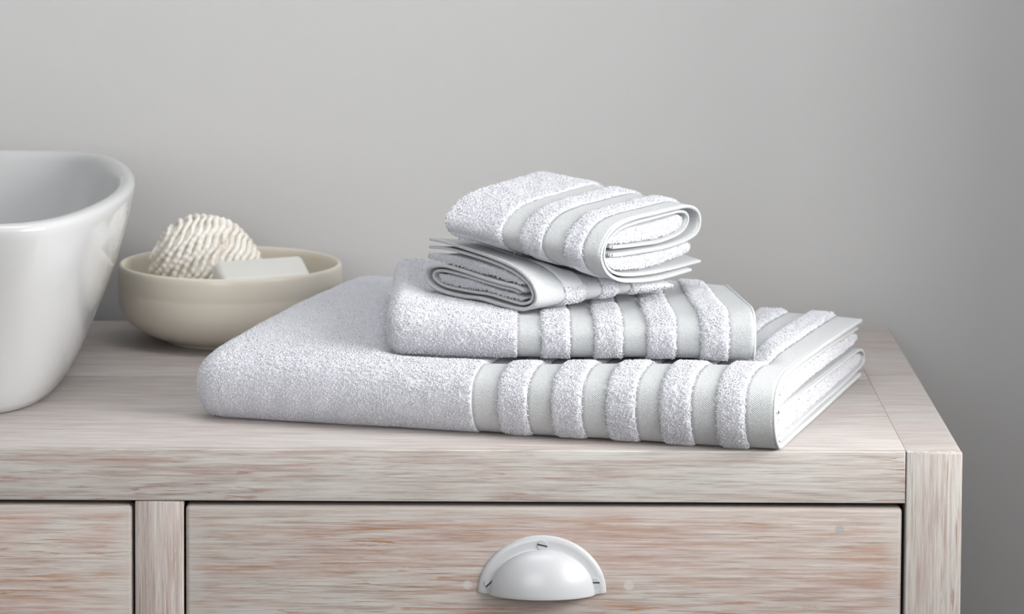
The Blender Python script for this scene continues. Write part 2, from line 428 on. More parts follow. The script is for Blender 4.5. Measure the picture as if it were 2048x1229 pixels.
# ------------------------------------------------------------------ vessel basin
def basin():
    th = np.linspace(0, 2 * np.pi, 200, endpoint=False)

    def outline(a, b, bx, by, p):
        ct, st = np.cos(th), np.sin(th); lo = np.zeros_like(th); hi = np.full_like(th, 1.2)
        for _ in range(40):
            r = (lo + hi) / 2; x, y = r * ct, r * st
            xh = np.maximum(a - bx * (y / b) ** 2, 0.02); yh = np.maximum(b - by * (x / a) ** 2, 0.02)
            f = (np.abs(x) / xh) ** p + (np.abs(y) / yh) ** p
            lo = np.where(f < 1, r, lo); hi = np.where(f < 1, hi, r)
        return r * ct, r * st
    # (z, inset from rim in x, inset in y, power)
    H = 0.166; W_, D_ = 0.270, 0.243
    rings = []

    def ring(z, ix, iy, p, bow=1.0):
        x, y = outline(W_ - ix, D_ - iy, 0.050 * bow, 0.010 * bow, p); rings.append(np.stack([x, y, np.full_like(x, z)], -1))
    out = [(0.0, 0.075, 0.083), (0.0, 0.0635, 0.0705), (0.002, 0.0600, 0.067), (0.008, 0.0550, 0.0635), (0.02, 0.0485, 0.058), (0.035, 0.0412, 0.0515), (0.055, 0.0325, 0.041),
           (0.078, 0.0232, 0.031), (0.10, 0.0154, 0.0205), (0.122, 0.0086, 0.0115), (0.142, 0.0037, 0.005), (0.154, 0.0013, 0.0018), (0.160, 0.0003, 0.0005), (0.1635, 0.0009, 0.001), (0.1655, 0.0035, 0.0035)]
    for z, ix, iy in out:
        u = z / H; ring(z, ix, iy, 5.4 + 7.8 * u, 0.36 + 0.64 * u)
    inn = [(0.166, 0.007, 0.007), (0.1655, 0.0105, 0.0105), (0.163, 0.0135, 0.0135), (0.158, 0.0155, 0.0155), (0.140, 0.020, 0.022), (0.11, 0.032, 0.038), (0.08, 0.046, 0.058), (0.05, 0.066, 0.085), (0.03, 0.090, 0.115), (0.022, 0.125, 0.145), (0.018, 0.18, 0.18)]
    for z, ix, iy in inn:
        u = z / H; ring(z, ix, iy, 4.0 + 8.0 * u, 0.45 + 0.55 * u)
    V = np.concatenate(rings); n = len(th); R_ = len(rings)
    i, j = np.meshgrid(np.arange(R_ - 1), np.arange(n), indexing='ij'); a = i * n + j; b = i * n + (j + 1) % n
    Q = np.stack([a, b, b + n, a + n], -1).reshape(-1, 4)
    V = np.vstack([V, [[0, 0, 0], [0, 0, 0.017]]]); k = np.arange(n)
    c0, c1 = len(V) - 2, len(V) - 1
    Q = np.vstack([Q, np.stack([(k + 1) % n, k, np.full(n, c0), np.full(n, c0)], -1), np.stack([(R_ - 1) * n + k, (R_ - 1) * n + (k + 1) % n, np.full(n, c1), np.full(n, c1)], -1)])
    me = mesh_np('vessel_basin', V, Q)
    o = link('vessel_basin', me, M_CERAMIC, None, True, (-0.587, 0.280, Z0 + 0.0003))
    tag(o, 'glossy white rounded ceramic vessel basin standing on the dresser', 'basin')
    return o


basin()

# ------------------------------------------------------------------ bowl with shell and soap
BX, BY = -0.2490, 0.484
bowl_prof = [(0.0, 0.0035), (0.045, 0.0035), (0.049, 0.0012), (0.051, 0.0), (0.0555, 0.0), (0.0575, 0.0012), (0.0582, 0.0028), (0.066, 0.0050), (0.0755, 0.0090), (0.0835, 0.0135),
             (0.0905, 0.0188), (0.0949, 0.0240), (0.0963, 0.0265), (0.09675, 0.0277), (0.0974, 0.0290), (0.0985, 0.0330), (0.0991, 0.0385), (0.0994, 0.0440), (0.09925, 0.0475), (0.0992, 0.0488), (0.09945, 0.0503), (0.0996, 0.0580), (0.0994, 0.0630),
             (0.0992, 0.0670), (0.0985, 0.0690), (0.0972, 0.0700), (0.0958, 0.0697), (0.0948, 0.0683), (0.0942, 0.064), (0.0937, 0.054), (0.0928, 0.042), (0.0905, 0.031), (0.0845, 0.0215), (0.072, 0.0140), (0.055, 0.0095), (0.03, 0.0075), (0.0, 0.007)]
o = lathe('bowl', bowl_prof, M_BOWL, None, 160, (BX, BY, Z0 + 0.0002))
tag(o, 'low cream stoneware bowl with faint throwing ridges holding a shell and soap', 'bowl')


def shell():
    """domed ribbed shell; ribs are curved rows of knobs over a smooth body"""
    c = Vector((-0.2715, 0.4985, Z0 + 0.0608))
    root = thing('seashell', 'chalky white ribbed seashell dome resting in the cream bowl', 'shell', c)
    rx, ry, rz = 0.0485, 0.040, 0.0470
    n = np.array([0.80, 0.10, -0.56]); n /= np.linalg.norm(n)           # ribs lie in planes across this axis
    R3 = np.array([rx, ry, rz])
    # body: ellipsoid squeezed a little on the lower right
    nu, nv = 64, 40
    th = np.linspace(0, 2 * np.pi, nu, endpoint=False); ph = np.linspace(0.001, np.pi - 0.001, nv)
    V = np.stack([np.outer(np.sin(ph), np.cos(th)) * rx, np.outer(np.sin(ph), np.sin(th)) * ry, np.outer(np.cos(ph), np.ones(nu)) * rz], -1)

    def warp(P):
        P = np.array(P); up_ = np.clip(P[..., 2] / rz, -1, 1)
        P[..., 0] = P[..., 0] * (1 - 0.04 * up_) - 0.004 * up_
        return P
    Vb = warp(V * 0.975).reshape(-1, 3)
    i, j = np.meshgrid(np.arange(nv - 1), np.arange(nu), indexing='ij'); a = i * nu + j; b = i * nu + (j + 1) % nu
    link('shell_body', mesh_np('shell_body', Vb, np.stack([a, a + nu, b + nu, b], -1).reshape(-1, 4)), M_SHELL, root)
    nn = n * R3; L = np.linalg.norm(nn); nn /= L                        # plane normal in unit-sphere space
    e1 = np.cross(nn, [0, 1, 0]); e1 /= np.linalg.norm(e1); e2 = np.cross(nn, e1)
    ks = np.linspace(-0.93, 0.93, 18)
    for q, k in enumerate(ks):
        k = math.copysign(abs(k) ** 0.92, k)
        rad = math.sqrt(1 - k * k); m = int(70 + 190 * rad)
        t = np.linspace(0, 2 * np.pi, m, endpoint=False)
        C = k * nn + rad * (np.outer(np.cos(t), e1) + np.outer(np.sin(t), e2))
        Nrm = C / R3; Nrm /= np.linalg.norm(Nrm, axis=1)[:, None]
        arc = t * rad * 0.045
        knob = np.abs(np.sin(arc / 0.0056 * math.pi + q * 1.3)) ** 1.5
        r = (0.0023 + 0.0005 * knob) * (0.8 + 0.25 * rad) * (1 + 0.15 * np.sin(t * 3 + q))
        P = warp(C * R3) + Nrm * 0.0003
        T = np.roll(P, -1, 0) - np.roll(P, 1, 0); T /= np.linalg.norm(T, axis=1)[:, None]
        B_ = np.cross(T, Nrm)
        P = P + B_ * (0.0010 * np.sin(arc / 0.0125 * math.pi + q))[:, None]
        ns = 8; an = np.linspace(0, 2 * np.pi, ns, endpoint=False)
        VV = (P[:, None] + (Nrm[:, None] * np.cos(an)[None, :, None] * 1.25 + B_[:, None] * np.sin(an)[None, :, None]) * r[:, None, None]).reshape(-1, 3)
        i, j = np.meshgrid(np.arange(m), np.arange(ns), indexing='ij')
        a = i * ns + j; b = i * ns + (j + 1) % ns; a2 = ((i + 1) % m) * ns + j; b2 = ((i + 1) % m) * ns + (j + 1) % ns
        link('shell_rib', mesh_np('shell_rib', VV, np.stack([a, b, b2, a2], -1).reshape(-1, 4)), M_SHELL, root)


shell()


def soap():
    bm = box_bm(-0.044, 0.042, -0.024, 0.024, -0.012, 0.012, 0.0045, 4)
    for v in bm.verts:                       # sides taper a little towards the top face
        k = 1 - 0.10 * (v.co.z / 0.012 + 1) / 2
        v.co.x *= k; v.co.y *= k
        v.co.z += 0.0012 * (1 - (v.co.x / 0.04) ** 2) * (1 if v.co.z > 0 else 0)
    o = bm_obj('soap_bar', bm, M_SOAP, None); flat_shade(o, 60)
    o.location = (-0.2170, 0.4420, Z0 + 0.0610)
    o.rotation_euler = (math.radians(14), math.radians(-2), math.radians(14))
    tag(o, 'white bar of soap leaning in the cream bowl before the shell', 'soap')


soap()

# ------------------------------------------------------------------ towels


def wrinkle(a, q, seed):
    r = np.random.default_rng(seed); out = 0
    for k in range(5):
        fa, fq, p = r.uniform(15, 60), r.uniform(12, 50), r.uniform(0, 6.28)
        out = out + np.sin(a * fa + q * fq + p)
    return out / 5


def grid_faces(nu, nj, flip=False, base=0):
    i, j = np.meshgrid(np.arange(nu - 1), np.arange(nj - 1), indexing='ij'); a = base + i * nj + j
    Q = np.stack([a, a + nj, a + nj + 1, a + 1], -1).reshape(-1, 4)
    return Q[:, ::-1] if flip else Q


def normals(G):
    du = np.gradient(G, axis=0); dj = np.gradient(G, axis=1)
    N = np.cross(du, dj); return N / np.maximum(np.linalg.norm(N, axis=2, keepdims=True), 1e-12)


PILE_N = []


def pile(P, N, h=0.0014, r=0.00036, lean=1.15, bias=(0, 0, -0.25)):
    """terry loops: one small bent tube per loop"""
    n = len(P)
    if n == 0: return np.zeros((0, 3)), np.zeros((0, 4), int)
    t = rng.normal(size=(n, 3)) + np.array(bias); t -= (t * N).sum(1)[:, None] * N; t /= np.maximum(np.linalg.norm(t, axis=1)[:, None], 1e-9)
    b = np.cross(N, t)
    hh = (h * rng.uniform(0.65, 1.3, n))[:, None]; ll = (h * lean * rng.uniform(0.5, 1.4, n))[:, None]
    ctr = [P - N * 0.0004, P + N * hh * 0.95 + t * ll * 0.35, P + N * hh * 0.62 + t * ll * 1.05]
    rad = [1.05, 1.15, 0.6]
    rr = (r * rng.uniform(0.8, 1.25, n))[:, None]
    V = np.empty((n, 3, 3, 3)); NV = np.empty((n, 3, 3, 3))
    axes = [t, t * 0.5 - N * 0.7, -N]
    for k in range(3):
        for s in range(3):
            an = 2 * math.pi * s / 3
            o_ = b * math.cos(an) + axes[k] * math.sin(an)
            V[:, k, s] = ctr[k] + o_ * rr * rad[k]
            NV[:, k, s] = N * 0.35 + o_ * 0.65                   # soft cotton: shading leans on the cloth's own surface
    NV /= np.linalg.norm(NV, axis=3, keepdims=True)
    base = (np.arange(n) * 9)[:, None, None]
    k, s = np.meshgrid(np.arange(2), np.arange(3), indexing='ij')
    a = k * 3 + s; a2 = k * 3 + (s + 1) % 3
    q = np.stack([a + 3, a2 + 3, a2, a], -1).reshape(1, 6, 4) + base
    cap = np.array([[[8, 7, 6, 6]]]) + base
    Q = np.concatenate([q, cap], 1).reshape(-1, 4)
    PILE_N.append(NV.reshape(-1, 3))
    return V.reshape(-1, 3), Q


def sample_grid(G, N, density, keep):
    c = [G[:-1, :-1], G[1:, :-1], G[1:, 1:], G[:-1, 1:]]
    ar = np.linalg.norm(np.cross(c[1] - c[0], c[3] - c[0]), axis=2)
    tot = ar.sum(); n = int(tot * density)
    idx = rng.choice(ar.size, n, p=(ar / tot).ravel()); ii, jj = np.unravel_index(idx, ar.shape)
    f, g = rng.random(n)[:, None], rng.random(n)[:, None]

    def bil(A): return (A[ii, jj] * (1 - f) + A[ii + 1, jj] * f) * (1 - g) + (A[ii, jj + 1] * (1 - f) + A[ii + 1, jj + 1] * f) * g
    P, NN = bil(G), bil(N); NN /= np.maximum(np.linalg.norm(NN, axis=1)[:, None], 1e-9)
    if keep is not None:
        m = keep(P, NN); P, NN = P[m], NN[m]
    return P, NN


class Towel:
    """A folded towel: 2-D fold paths (depth, height) swept along its length by `warp(a, d, z) -> xyz`."""

    def __init__(self, root, warp, seed, keep=None, density=7.2e5):
        self.root, self.warp, self.seed, self.keep, self.density = root, warp, seed, keep, density
        self.o = np.array(root.location); self.pile_at = []

    def surf(self, path, q, us, off, terry, amp):
        """grid of the sheet's mid surface moved by `off` along the path normal (right-hand side positive)"""
        T = np.gradient(path, axis=0); T /= np.linalg.norm(T, axis=1)[:, None]
        nrm = np.stack([T[:, 1], -T[:, 0]], -1)
        A = np.repeat(us[:, None], len(path), 1); Qg = np.repeat(q[None], len(us), 0)
        w = wrinkle(A, Qg, self.seed) * amp
        if terry: w = w + wrinkle(A * 5, Qg * 5, self.seed + 9) * 0.00045
        D = path[None, :, 0] + nrm[None, :, 0] * (off + w); Zz = path[None, :, 1] + nrm[None, :, 1] * (off + w)
        return self.warp(A, D, Zz)

    def sheet(self, name, path, a0, a1, thick, mat, side=1, closed=False, terry=0, extra=0.0, amp=0.0006, step=0.003, du=0.004, label=None, caps=(0, 0), pile_end=False, qa=0.0, soft=0.0):
        """closed slab along the path from a0 to a1; side = which side is the outside; terry = loops on the outside"""
        p, q = crom(np.array(path) / 1000.0, step, closed); q = q + qa
        nu = max(2, int(abs(a1 - a0) / du) + 1); us = np.linspace(a0, a1, nu)
        Go = self.surf(p, q, us, side * (thick / 2 + extra), terry, amp)
        Gi = self.surf(p, q, us, -side * thick / 2, terry, amp)
        if soft:                                             # rolled edges of a proud terry stripe
            e = np.minimum(us - a0, a1 - us); k = np.clip(e / soft, 0, 1); k = np.sqrt(1 - (1 - k) ** 2)
            Gb = self.surf(p, q, us, side * thick / 2, terry, amp); Go = Gb + (Go - Gb) * k[:, None, None]
        N = normals(Go); dirn = Go - Gi
        if (N * dirn).sum() < 0: N = -N
        nj = len(p)
        V = [Go.reshape(-1, 3), Gi.reshape(-1, 3)]; n0 = nu * nj
        uu = np.stack([np.repeat(us[:, None], nj, 1), np.repeat(q[None], nu, 0)], -1).reshape(-1, 2)
        uv = [uu, uu]
        Q = [grid_faces(nu, nj), grid_faces(nu, nj, True, n0)]
        k = np.arange(nj - 1); i = np.arange(nu - 1)
        Q.append(np.stack([k, k + 1, n0 + k + 1, n0 + k], -1))
        e = (nu - 1) * nj; Q.append(np.stack([e + k + 1, e + k, n0 + e + k, n0 + e + k + 1], -1))
        if not closed:
            Q.append(np.stack([(i + 1) * nj, i * nj, n0 + i * nj, n0 + (i + 1) * nj], -1))
            Q.append(np.stack([i * nj + nj - 1, (i + 1) * nj + nj - 1, n0 + (i + 1) * nj + nj - 1, n0 + i * nj + nj - 1], -1))
        V = np.concatenate(V); uv = np.concatenate(uv); Q = np.concatenate(Q)
        caps_G = []
        for c_i, r in enumerate(caps):                       # puffed rounded end
            if not r: continue
            row = Go[0 if c_i == 0 else -1]; prev = Go[1 if c_i == 0 else -2]
            ax = (row - prev).mean(0); ax /= np.linalg.norm(ax)
            ctr = row.mean(0)
            cen = np.stack([row[:, 0], row[:, 1], np.full(nj, 0.0)], -1)
            half = np.interp(np.arange(nj), [0, nj - 1], [0, 0])
            mid = self.mid_line(p, row)
            K = 14; rows = []
            for m in range(K + 1):
                th = math.pi / 2 * m / K
                rows.append(mid + (row - mid) * (math.cos(th) ** 0.6 if m < K else 0.02) + ax * r * math.sin(th))
            G = np.array(rows); NN = normals(G)
            out = G - mid[None]
            if (NN * out).sum() < 0: NN = -NN
            base = len(V); V = np.concatenate([V, G.reshape(-1, 3)]); uv = np.concatenate([uv, np.zeros((G.shape[0] * nj, 2))])
            Q = np.concatenate([Q, grid_faces(G.shape[0], nj, c_i == 0, base)]); caps_G.append((G, NN))
        if terry:
            lst = [(Go, N)] + caps_G
            if pile_end:
                for row_o, row_i, nb in ((Go[-1], Gi[-1], Go[-2]), (Go[0], Gi[0], Go[1])):
                    ax = (row_o - nb).mean(0); ax /= np.linalg.norm(ax)
                    G = np.stack([row_o, row_i]); lst.append((G, np.broadcast_to(ax, G.shape).copy()))
            for G, NN in lst:
                P, Np = sample_grid(G, NN, self.density, self.keep)
                pv, pq = pile(P, Np); self.pile_at.append(len(V)) if len(pv) else None; Q = np.concatenate([Q, pq + len(V)]); V = np.concatenate([V, pv]); uv = np.concatenate([uv, np.zeros((len(pv), 2))])
        o = link(name, self.soft(mesh_np(name, V - self.o, Q, uv)), mat, self.root)
        if label: o['label'] = label
        return o

    def soft(self, me):
        """loop normals, kept in the order the loops were added (the plain sheet keeps its own)"""
        if PILE_N:
            me.polygons.foreach_set('use_smooth', np.ones(len(me.polygons), bool))
            L = [n for n in PILE_N]; tot = sum(len(n) for n in L); PILE_N.clear()
            A = np.zeros((len(me.vertices), 3), np.float32); pos = self.pile_at
            for st, n in zip(pos, L): A[st:st + len(n)] = n
            self.pile_at = []
            me.normals_split_custom_set_from_vertices(A)
        return me

    def mid_line(self, p, row):
        """point of the fold's middle plane facing each outline point"""
        lo, hi = p[:, 0].min(), p[:, 0].max()
        zc = (row[:, 2].max() + row[:, 2].min()) / 2
        t = (row.max(0) - row.min(0))[2] / 2
        a, b = row[p[:, 0].argmin()], row[p[:, 0].argmax()]
        s = np.clip((p[:, 0] - lo) / (hi - lo), 0.06, 0.94)[:, None]
        m = a + (b - a) * s; m[:, 2] = self.mid_z(p, row)
        return m

    def mid_z(self, p, row):
        d = p[:, 0]; z = row[:, 2]
        bins = np.linspace(d.min(), d.max(), 15); c = []
        for k in range(14):
            m = (d >= bins[k] - 0.004) & (d <= bins[k + 1] + 0.004); c.append((z[m].max() + z[m].min()) / 2)
        return np.interp(d, (bins[:-1] + bins[1:]) / 2, c)

    def filling(self, name, outline, a0, a1, label=None, density=None):
        """terry folds seen between the layers at the open end: a closed fold with a soft looped end face"""
        p, q = crom(np.array(outline) / 1000.0, 0.0035, True)
        nu = max(3, int((a1 - a0) / 0.012)); us = np.linspace(a0, a1, nu)
        G = self.surf(p, q, us, 0.0, 1, 0.0003); nj = len(p)
        V = G.reshape(-1, 3); Q = grid_faces(nu, nj)
        for e, fl in ((0, True), (nu - 1, False)):
            row = G[e]; m = self.mid_line(p, row); ax = (G[-1] - G[0]).mean(0); ax /= np.linalg.norm(ax); sg = -1 if e == 0 else 1
            rows = [m + (row - m) * f + ax * sg * 0.002 * b for f, b in ((1.0, 0.0), (0.9, 0.6), (0.6, 0.95), (0.02, 1.0))]
            Gc = np.array(rows); base = len(V); V = np.concatenate([V, Gc.reshape(-1, 3)]); Q = np.concatenate([Q, grid_faces(4, nj, fl, base)])
            P, Np = sample_grid(Gc, np.broadcast_to(ax * sg, Gc.shape).copy(), self.density * 1.0, None)
            pv, pq = pile(P, Np, h=0.0011); self.pile_at.append(len(V)) if len(pv) else None; Q = np.concatenate([Q, pq + len(V)]); V = np.concatenate([V, pv])
        return link(name, self.soft(mesh_np(name, V - self.o, Q, np.zeros((len(V), 2)))), M_TERRY, self.root)

    def hem(self, path, a, r=0.0016):
        p, q = crom(np.array(path) / 1000.0, 0.003)
        G = self.surf(p, q, np.array([a - 0.003, a]), 0.0, 0, 0.0006); C = G[1]; ax = (G[1] - G[0]).mean(0); ax /= np.linalg.norm(ax)
        T = np.gradient(C, axis=0); T /= np.linalg.norm(T, axis=1)[:, None]; B_ = np.cross(T, ax)
        an = np.linspace(0, 2 * np.pi, 8, endpoint=False)
        V = (C[:, None] + (ax[None, None] * np.cos(an)[None, :, None] * 0.7 + B_[:, None] * np.sin(an)[None, :, None] * 1.05) * r).reshape(-1, 3)
        m = len(C); i, j = np.meshgrid(np.arange(m - 1), np.arange(8), indexing='ij'); a_ = i * 8 + j; b_ = i * 8 + (j + 1) % 8
        Q = np.stack([a_, b_, b_ + 8, a_ + 8], -1).reshape(-1, 4)
        return link('hem', mesh_np('hem', V - self.o, Q, np.zeros((len(V), 2))), M_BAND, self.root)


def bil4(u, s, fl, fr, bl, br): return (fl * (1 - u) + fr * u) * (1 - s) + (bl * (1 - u) + br * u) * s


# ---- bath towel
BO = np.array([-0.238, 0.131]); BA = np.array([0.9606, -0.2780]); BD = np.array([0.2780, 0.9606]); BL, BW = 0.4625, 0.352


def bath_k(u, s): return 1 + (1 - u) * (-0.07 + 0.36 * np.clip(s, 0, 1.05))


HFL, HFR, HBL, HBR = np.array([-0.096, 0.106]), np.array([0.189, 0.062]), np.array([-0.095, 0.330]), np.array([0.182, 0.318]); HL, HW = 0.2905, 0.21


def pressed(x, y):
    """how far the bath towel is squashed by the hand towel lying on it"""
    t = np.clip((x + 0.096) / 0.288, 0, 1)
    y0 = 0.106 - 0.044 * t; y1 = 0.330 - 0.012 * t

    def sm(v): v = np.clip(v, 0, 1); return v * v * (3 - 2 * v)
    return 1 - 0.10 * sm((x + 0.115) / 0.03) * sm((0.215 - x) / 0.03) * sm((y - y0 + 0.022) / 0.03) * sm((y1 + 0.02 - y) / 0.03)


def warp_bath(a, d, z):
    u = a / BL; s = d / BW; a = a + 0.011 * (1 - u) * np.clip(s, 0, 1)
    sag = 0.0015 * np.sin(u * 9.0)
    x = BO[0] + BA[0] * a + BD[0] * d; y = BO[1] + BA[1] * a + BD[1] * d
    return np.stack([x, y, Z0 + 0.0004 + (np.maximum(z, 0.0) * bath_k(u, s) + sag * np.clip(z / 0.05, 0, 1)) * pressed(x, y)], -1)


def bath_top(x, y):
    rx, ry = x - BO[0], y - BO[1]; a = rx * BA[0] + ry * BA[1]; d = rx * BD[0] + ry * BD[1]
    z = np.interp(d, [-0.0187, -0.012, -0.0012, 0.02, 0.042, 0.11, 0.188, 0.257, 0.326, 0.36], [0.03, 0.0475, 0.053, 0.0553, 0.0555, 0.0546, 0.0527, 0.0501, 0.0466, 0.044])
    s = d / BW; a = (a - 0.011 * np.clip(s, 0, 1)) / (1 - 0.011 * np.clip(s, 0, 1) / BL)
    return (z * bath_k(a / BL, s) + 0.0015 * np.sin(a / BL * 9.0)) * pressed(x, y) + 0.0004


# ---- hand towel
HU = [0, 0.1, 0.35, 0.7, 1.0]
HT = np.array([[0.0960, 0.0925, 0.0850, 0.0880, 0.0985], [0.0945, 0.0850, 0.0810, 0.0815, 0.0885], [0.0980, 0.0955, 0.0890, 0.0845, 0.0775]])


def hand_top(u, s):
    r = [np.interp(u, HU, HT[k]) for k in range(3)]; s = np.clip(s, 0, 1)
    return np.where(s < 0.5, r[0] + (r[1] - r[0]) * s * 2, r[1] + (r[2] - r[1]) * (s - 0.5) * 2)


def warp_hand(a, d, z):
    """z here is 0..1 between the towel's underside and top"""
    u = a / HL; s = d / HW
    x = bil4(u, s, HFL[0], HFR[0], HBL[0], HBR[0]); y = bil4(u, s, HFL[1], HFR[1], HBL[1], HBR[1])
    zb = bath_top(x, y) + 0.0080; h = z / 0.04
    zt = np.minimum(hand_top(u, s), low_under(x, y) - 0.0060)
    return np.stack([x, y, Z0 + zb + (zt - zb) * h], -1)


# ---- face cloth on the very top
QFL, QFR = np.array([-0.052, 0.169]), np.array([0.070, 0.100]); QL = 0.1402
QA = (QFR - QFL) / QL; QD = np.array([0.4923, 0.8704])


def warp_high(a, d, z):
    u = np.clip(a / QL, 0, 1); s = np.clip(d / 0.16, -0.05, 1.1); h = np.clip((z - 0.105) / 0.054, 0, 1)
    dz = ((0.0265 + 0.006 * s) * (1 - h) + (0.0095 + 0.006 * s) * h) * (1 - u)
    return np.stack([QFL[0] + QA[0] * a + QD[0] * d, QFL[1] + QA[1] * a + QD[1] * d, Z0 + z + dz], -1)


def low_under(x, y):
    """underside of the lower face cloth (far above outside its footprint)"""
    rx, ry = x - PO[0], y - PO[1]; a = rx * PA[0] + ry * PA[1]; d = rx * PD[0] + ry * PD[1]
    z = np.interp(d, [-0.02, 0.0, 0.002, 0.011, 0.023, 0.044, 0.067, 0.090, 0.116, 0.130, 0.135, 0.155], [0.125, 0.1010, 0.0965, 0.0905, 0.0885, 0.0892, 0.0910, 0.0900, 0.0912, 0.0955, 0.1010, 0.125])
    return z + 0.0035 * np.clip(a / PL, 0, 1) + np.clip(-a - 0.001, 0, 0.05) * 1.5 + np.clip(a - PL - 0.001, 0, 0.05) * 1.5


def high_under(x, y):
    """underside of the top cloth (far above outside its footprint)"""
    rx, ry = x - QFL[0], y - QFL[1]; a = rx * QA[0] + ry * QA[1]; d = rx * QD[0] + ry * QD[1]
    u = np.clip(a / QL, 0, 1); s = np.clip(d / 0.16, -0.05, 1.1)
    z = np.interp(d, [-0.010, 0.0, 0.002, 0.012, 0.032, 0.058, 0.090, 0.122, 0.160, 0.182, 0.20], [0.150, 0.1365, 0.1285, 0.1185, 0.1105, 0.1060, 0.1031, 0.1021, 0.1020, 0.105, 0.125])
    z = z + (0.0265 + 0.006 * s) * (1 - u)
    return z + np.clip(-a - 0.002, 0, 0.05) * 1.5 + np.clip(a - QL - 0.002, 0, 0.05) * 1.5


# ---- face cloth with its open end to the left (lower of the two)
PO = np.array([0.020, 0.110]); PA = np.array([0.7413, 0.6712]); PD = np.array([-0.6712, 0.7413]); PL = 0.150


def warp_low(a, d, z):
    u = a / PL
    zb = 0.0885; k = 1 - 0.42 * np.clip(u, 0, 1) ** 0.8; lift = 0.0035 * np.clip(u, 0, 1)
    x = PO[0] + PA[0] * a + PD[0] * d; y = PO[1] + PA[1] * a + PD[1] * d
    top = np.interp(d, [-0.003, 0.0, 0.010, 0.026, 0.053, 0.081, 0.110, 0.135], [0.100, 0.104, 0.1137, 0.121, 0.1265, 0.130, 0.1327, 0.1333])
    room = high_under(x, y) - 0.0070 - zb - lift                      # squashed where the upper cloth lies on it
    k = np.minimum(k, np.maximum(room / (top - zb), 0.15))
    return np.stack([x, y, Z0 + zb + lift + (z - zb) * k], -1)


# ------------------------------------------------ build the bath towel
bath = thing('bath_towel', 'large folded white bath towel with grey bands, bottom of the stack', 'towel', (BO[0], BO[1], Z0), 'folded white and grey banded towels')


def keep_bath(P, N):
    x, y, z = P[:, 0], P[:, 1], P[:, 2] - Z0
    under = (x > -0.093) & (x < 0.182) & (y > 0.118 - 0.15 * (x + 0.096)) & (y < 0.326) & (z > 0.03)
    return ~under & ~((N[:, 2] < -0.5) & (z < 0.004)) & ~((y > 0.2) & (N[:, 1] > 0.5) & (N[:, 2] < -0.3))


T = Towel(bath, warp_bath, 3, keep_bath)
TOP = [(326.4, 47.0), (257.2, 50.1), (188.0, 52.7), (110.7, 54.6), (42.0, 55.5), (14, 55.2), (-3.2, 52.6), (-18.3, 45.5), (-22.7, 32.2), (-19.5, 17.5), (-8, 5.5), (6.0, 2.2), (60, 2.0), (180, 2.0), (325, 2.0)]
CLOSED = TOP[:1] + TOP[1:] + [(346, 5), (352, 14), (353, 28), (346, 40)]
T.sheet('terry_panel', CLOSED, 0.012, 0.2216, 0.0035, M_TERRY, 1, closed=True, terry=1, extra=0.0013, caps=(0.022, 0))
edges = [0.2216, 0.2432, 0.2664, 0.2867, 0.3102, 0.3303, 0.3531, 0.3731, 0.3970, 0.4176, 0.4397, 0.4625]
for k in range(11):
    if k % 2 == 0: T.sheet('woven_band', TOP, edges[k], edges[k + 1], 0.0032, M_BAND, 1, du=0.003)
    else: T.sheet('terry_stripe', TOP, edges[k], edges[k + 1], 0.0034, M_TERRY, 1, terry=1, extra=0.0017, du=0.002, soft=0.004)
T.hem(TOP, 0.4625, 0.0019)
T.sheet('inner_layer', [(320.6, 41.1), (257.6, 44.2), (188.3, 47.3), (111.0, 49.0), (47.5, 49.8), (14.3, 47.5), (-3, 42), (-12.5, 34), (-13.5, 24), (-8, 12), (6, 7.0)], 0.30, 0.4605, 0.0028, M_BAND, 1)
T.hem([(320.6, 41.1), (257.6, 44.2), (188.3, 47.3), (111.0, 49.0), (47.5, 49.8), (14.3, 47.5), (-3, 42), (-12.5, 34), (-13.5, 24), (-8, 12), (6, 7.0)], 0.4605, 0.0013)
T.filling('inner_fold', [(2, 31.6), (17.2, 39.5), (52.9, 45), (132.9, 44.3), (188.5, 42.8), (257.8, 40.0), (317.7, 37.5), (333.6, 31), (294.2, 29.0), (189.1, 31.5), (106.4, 32.0), (27.8, 31.0)], 0.30, 0.4560)
LOWER = [(3.0, 28.6), (80.1, 26.6), (189.6, 24.1), (276.6, 23.0), (331.0, 21.5), (351, 16.5), (355, 10.5), (349, 6.5), (300, 5.4), (179.5, 5.4), (81.2, 5.6), (6, 5.6)]
T.sheet('lower_fold', LOWER, 0.30, 0.4600, 0.0026, M_BAND, 1)
T.hem(LOWER, 0.4600, 0.0014)
T.filling('inner_fold', [(8, 24.6), (80.3, 23.1), (189.8, 20.6), (276.9, 19.3), (337.5, 17.0), (347.6, 12.5), (330, 9.0), (248.4, 8.6), (135.0, 8.6), (60.1, 8.8), (9, 9.0), (3, 16)], 0.30, 0.4565)

# ------------------------------------------------ hand towel
hand = thing('hand_towel', 'medium folded white towel with grey bands lying on the bath towel', 'towel', (HFL[0], HFL[1], Z0 + 0.06), 'folded white and grey banded towels')


def keep_hand(P, N):
    x, y, z = P[:, 0], P[:, 1], P[:, 2] - Z0
    rx, ry = x - PO[0], y - PO[1]; a = rx * PA[0] + ry * PA[1]; d = rx * PD[0] + ry * PD[1]
    under = (a > 0.012) & (a < 0.138) & (d > 0.012) & (d < 0.118) & (z > 0.075)
    return ~under & ~((N[:, 2] < -0.86)) & ~((y > 0.31) & (N[:, 2] < -0.1))


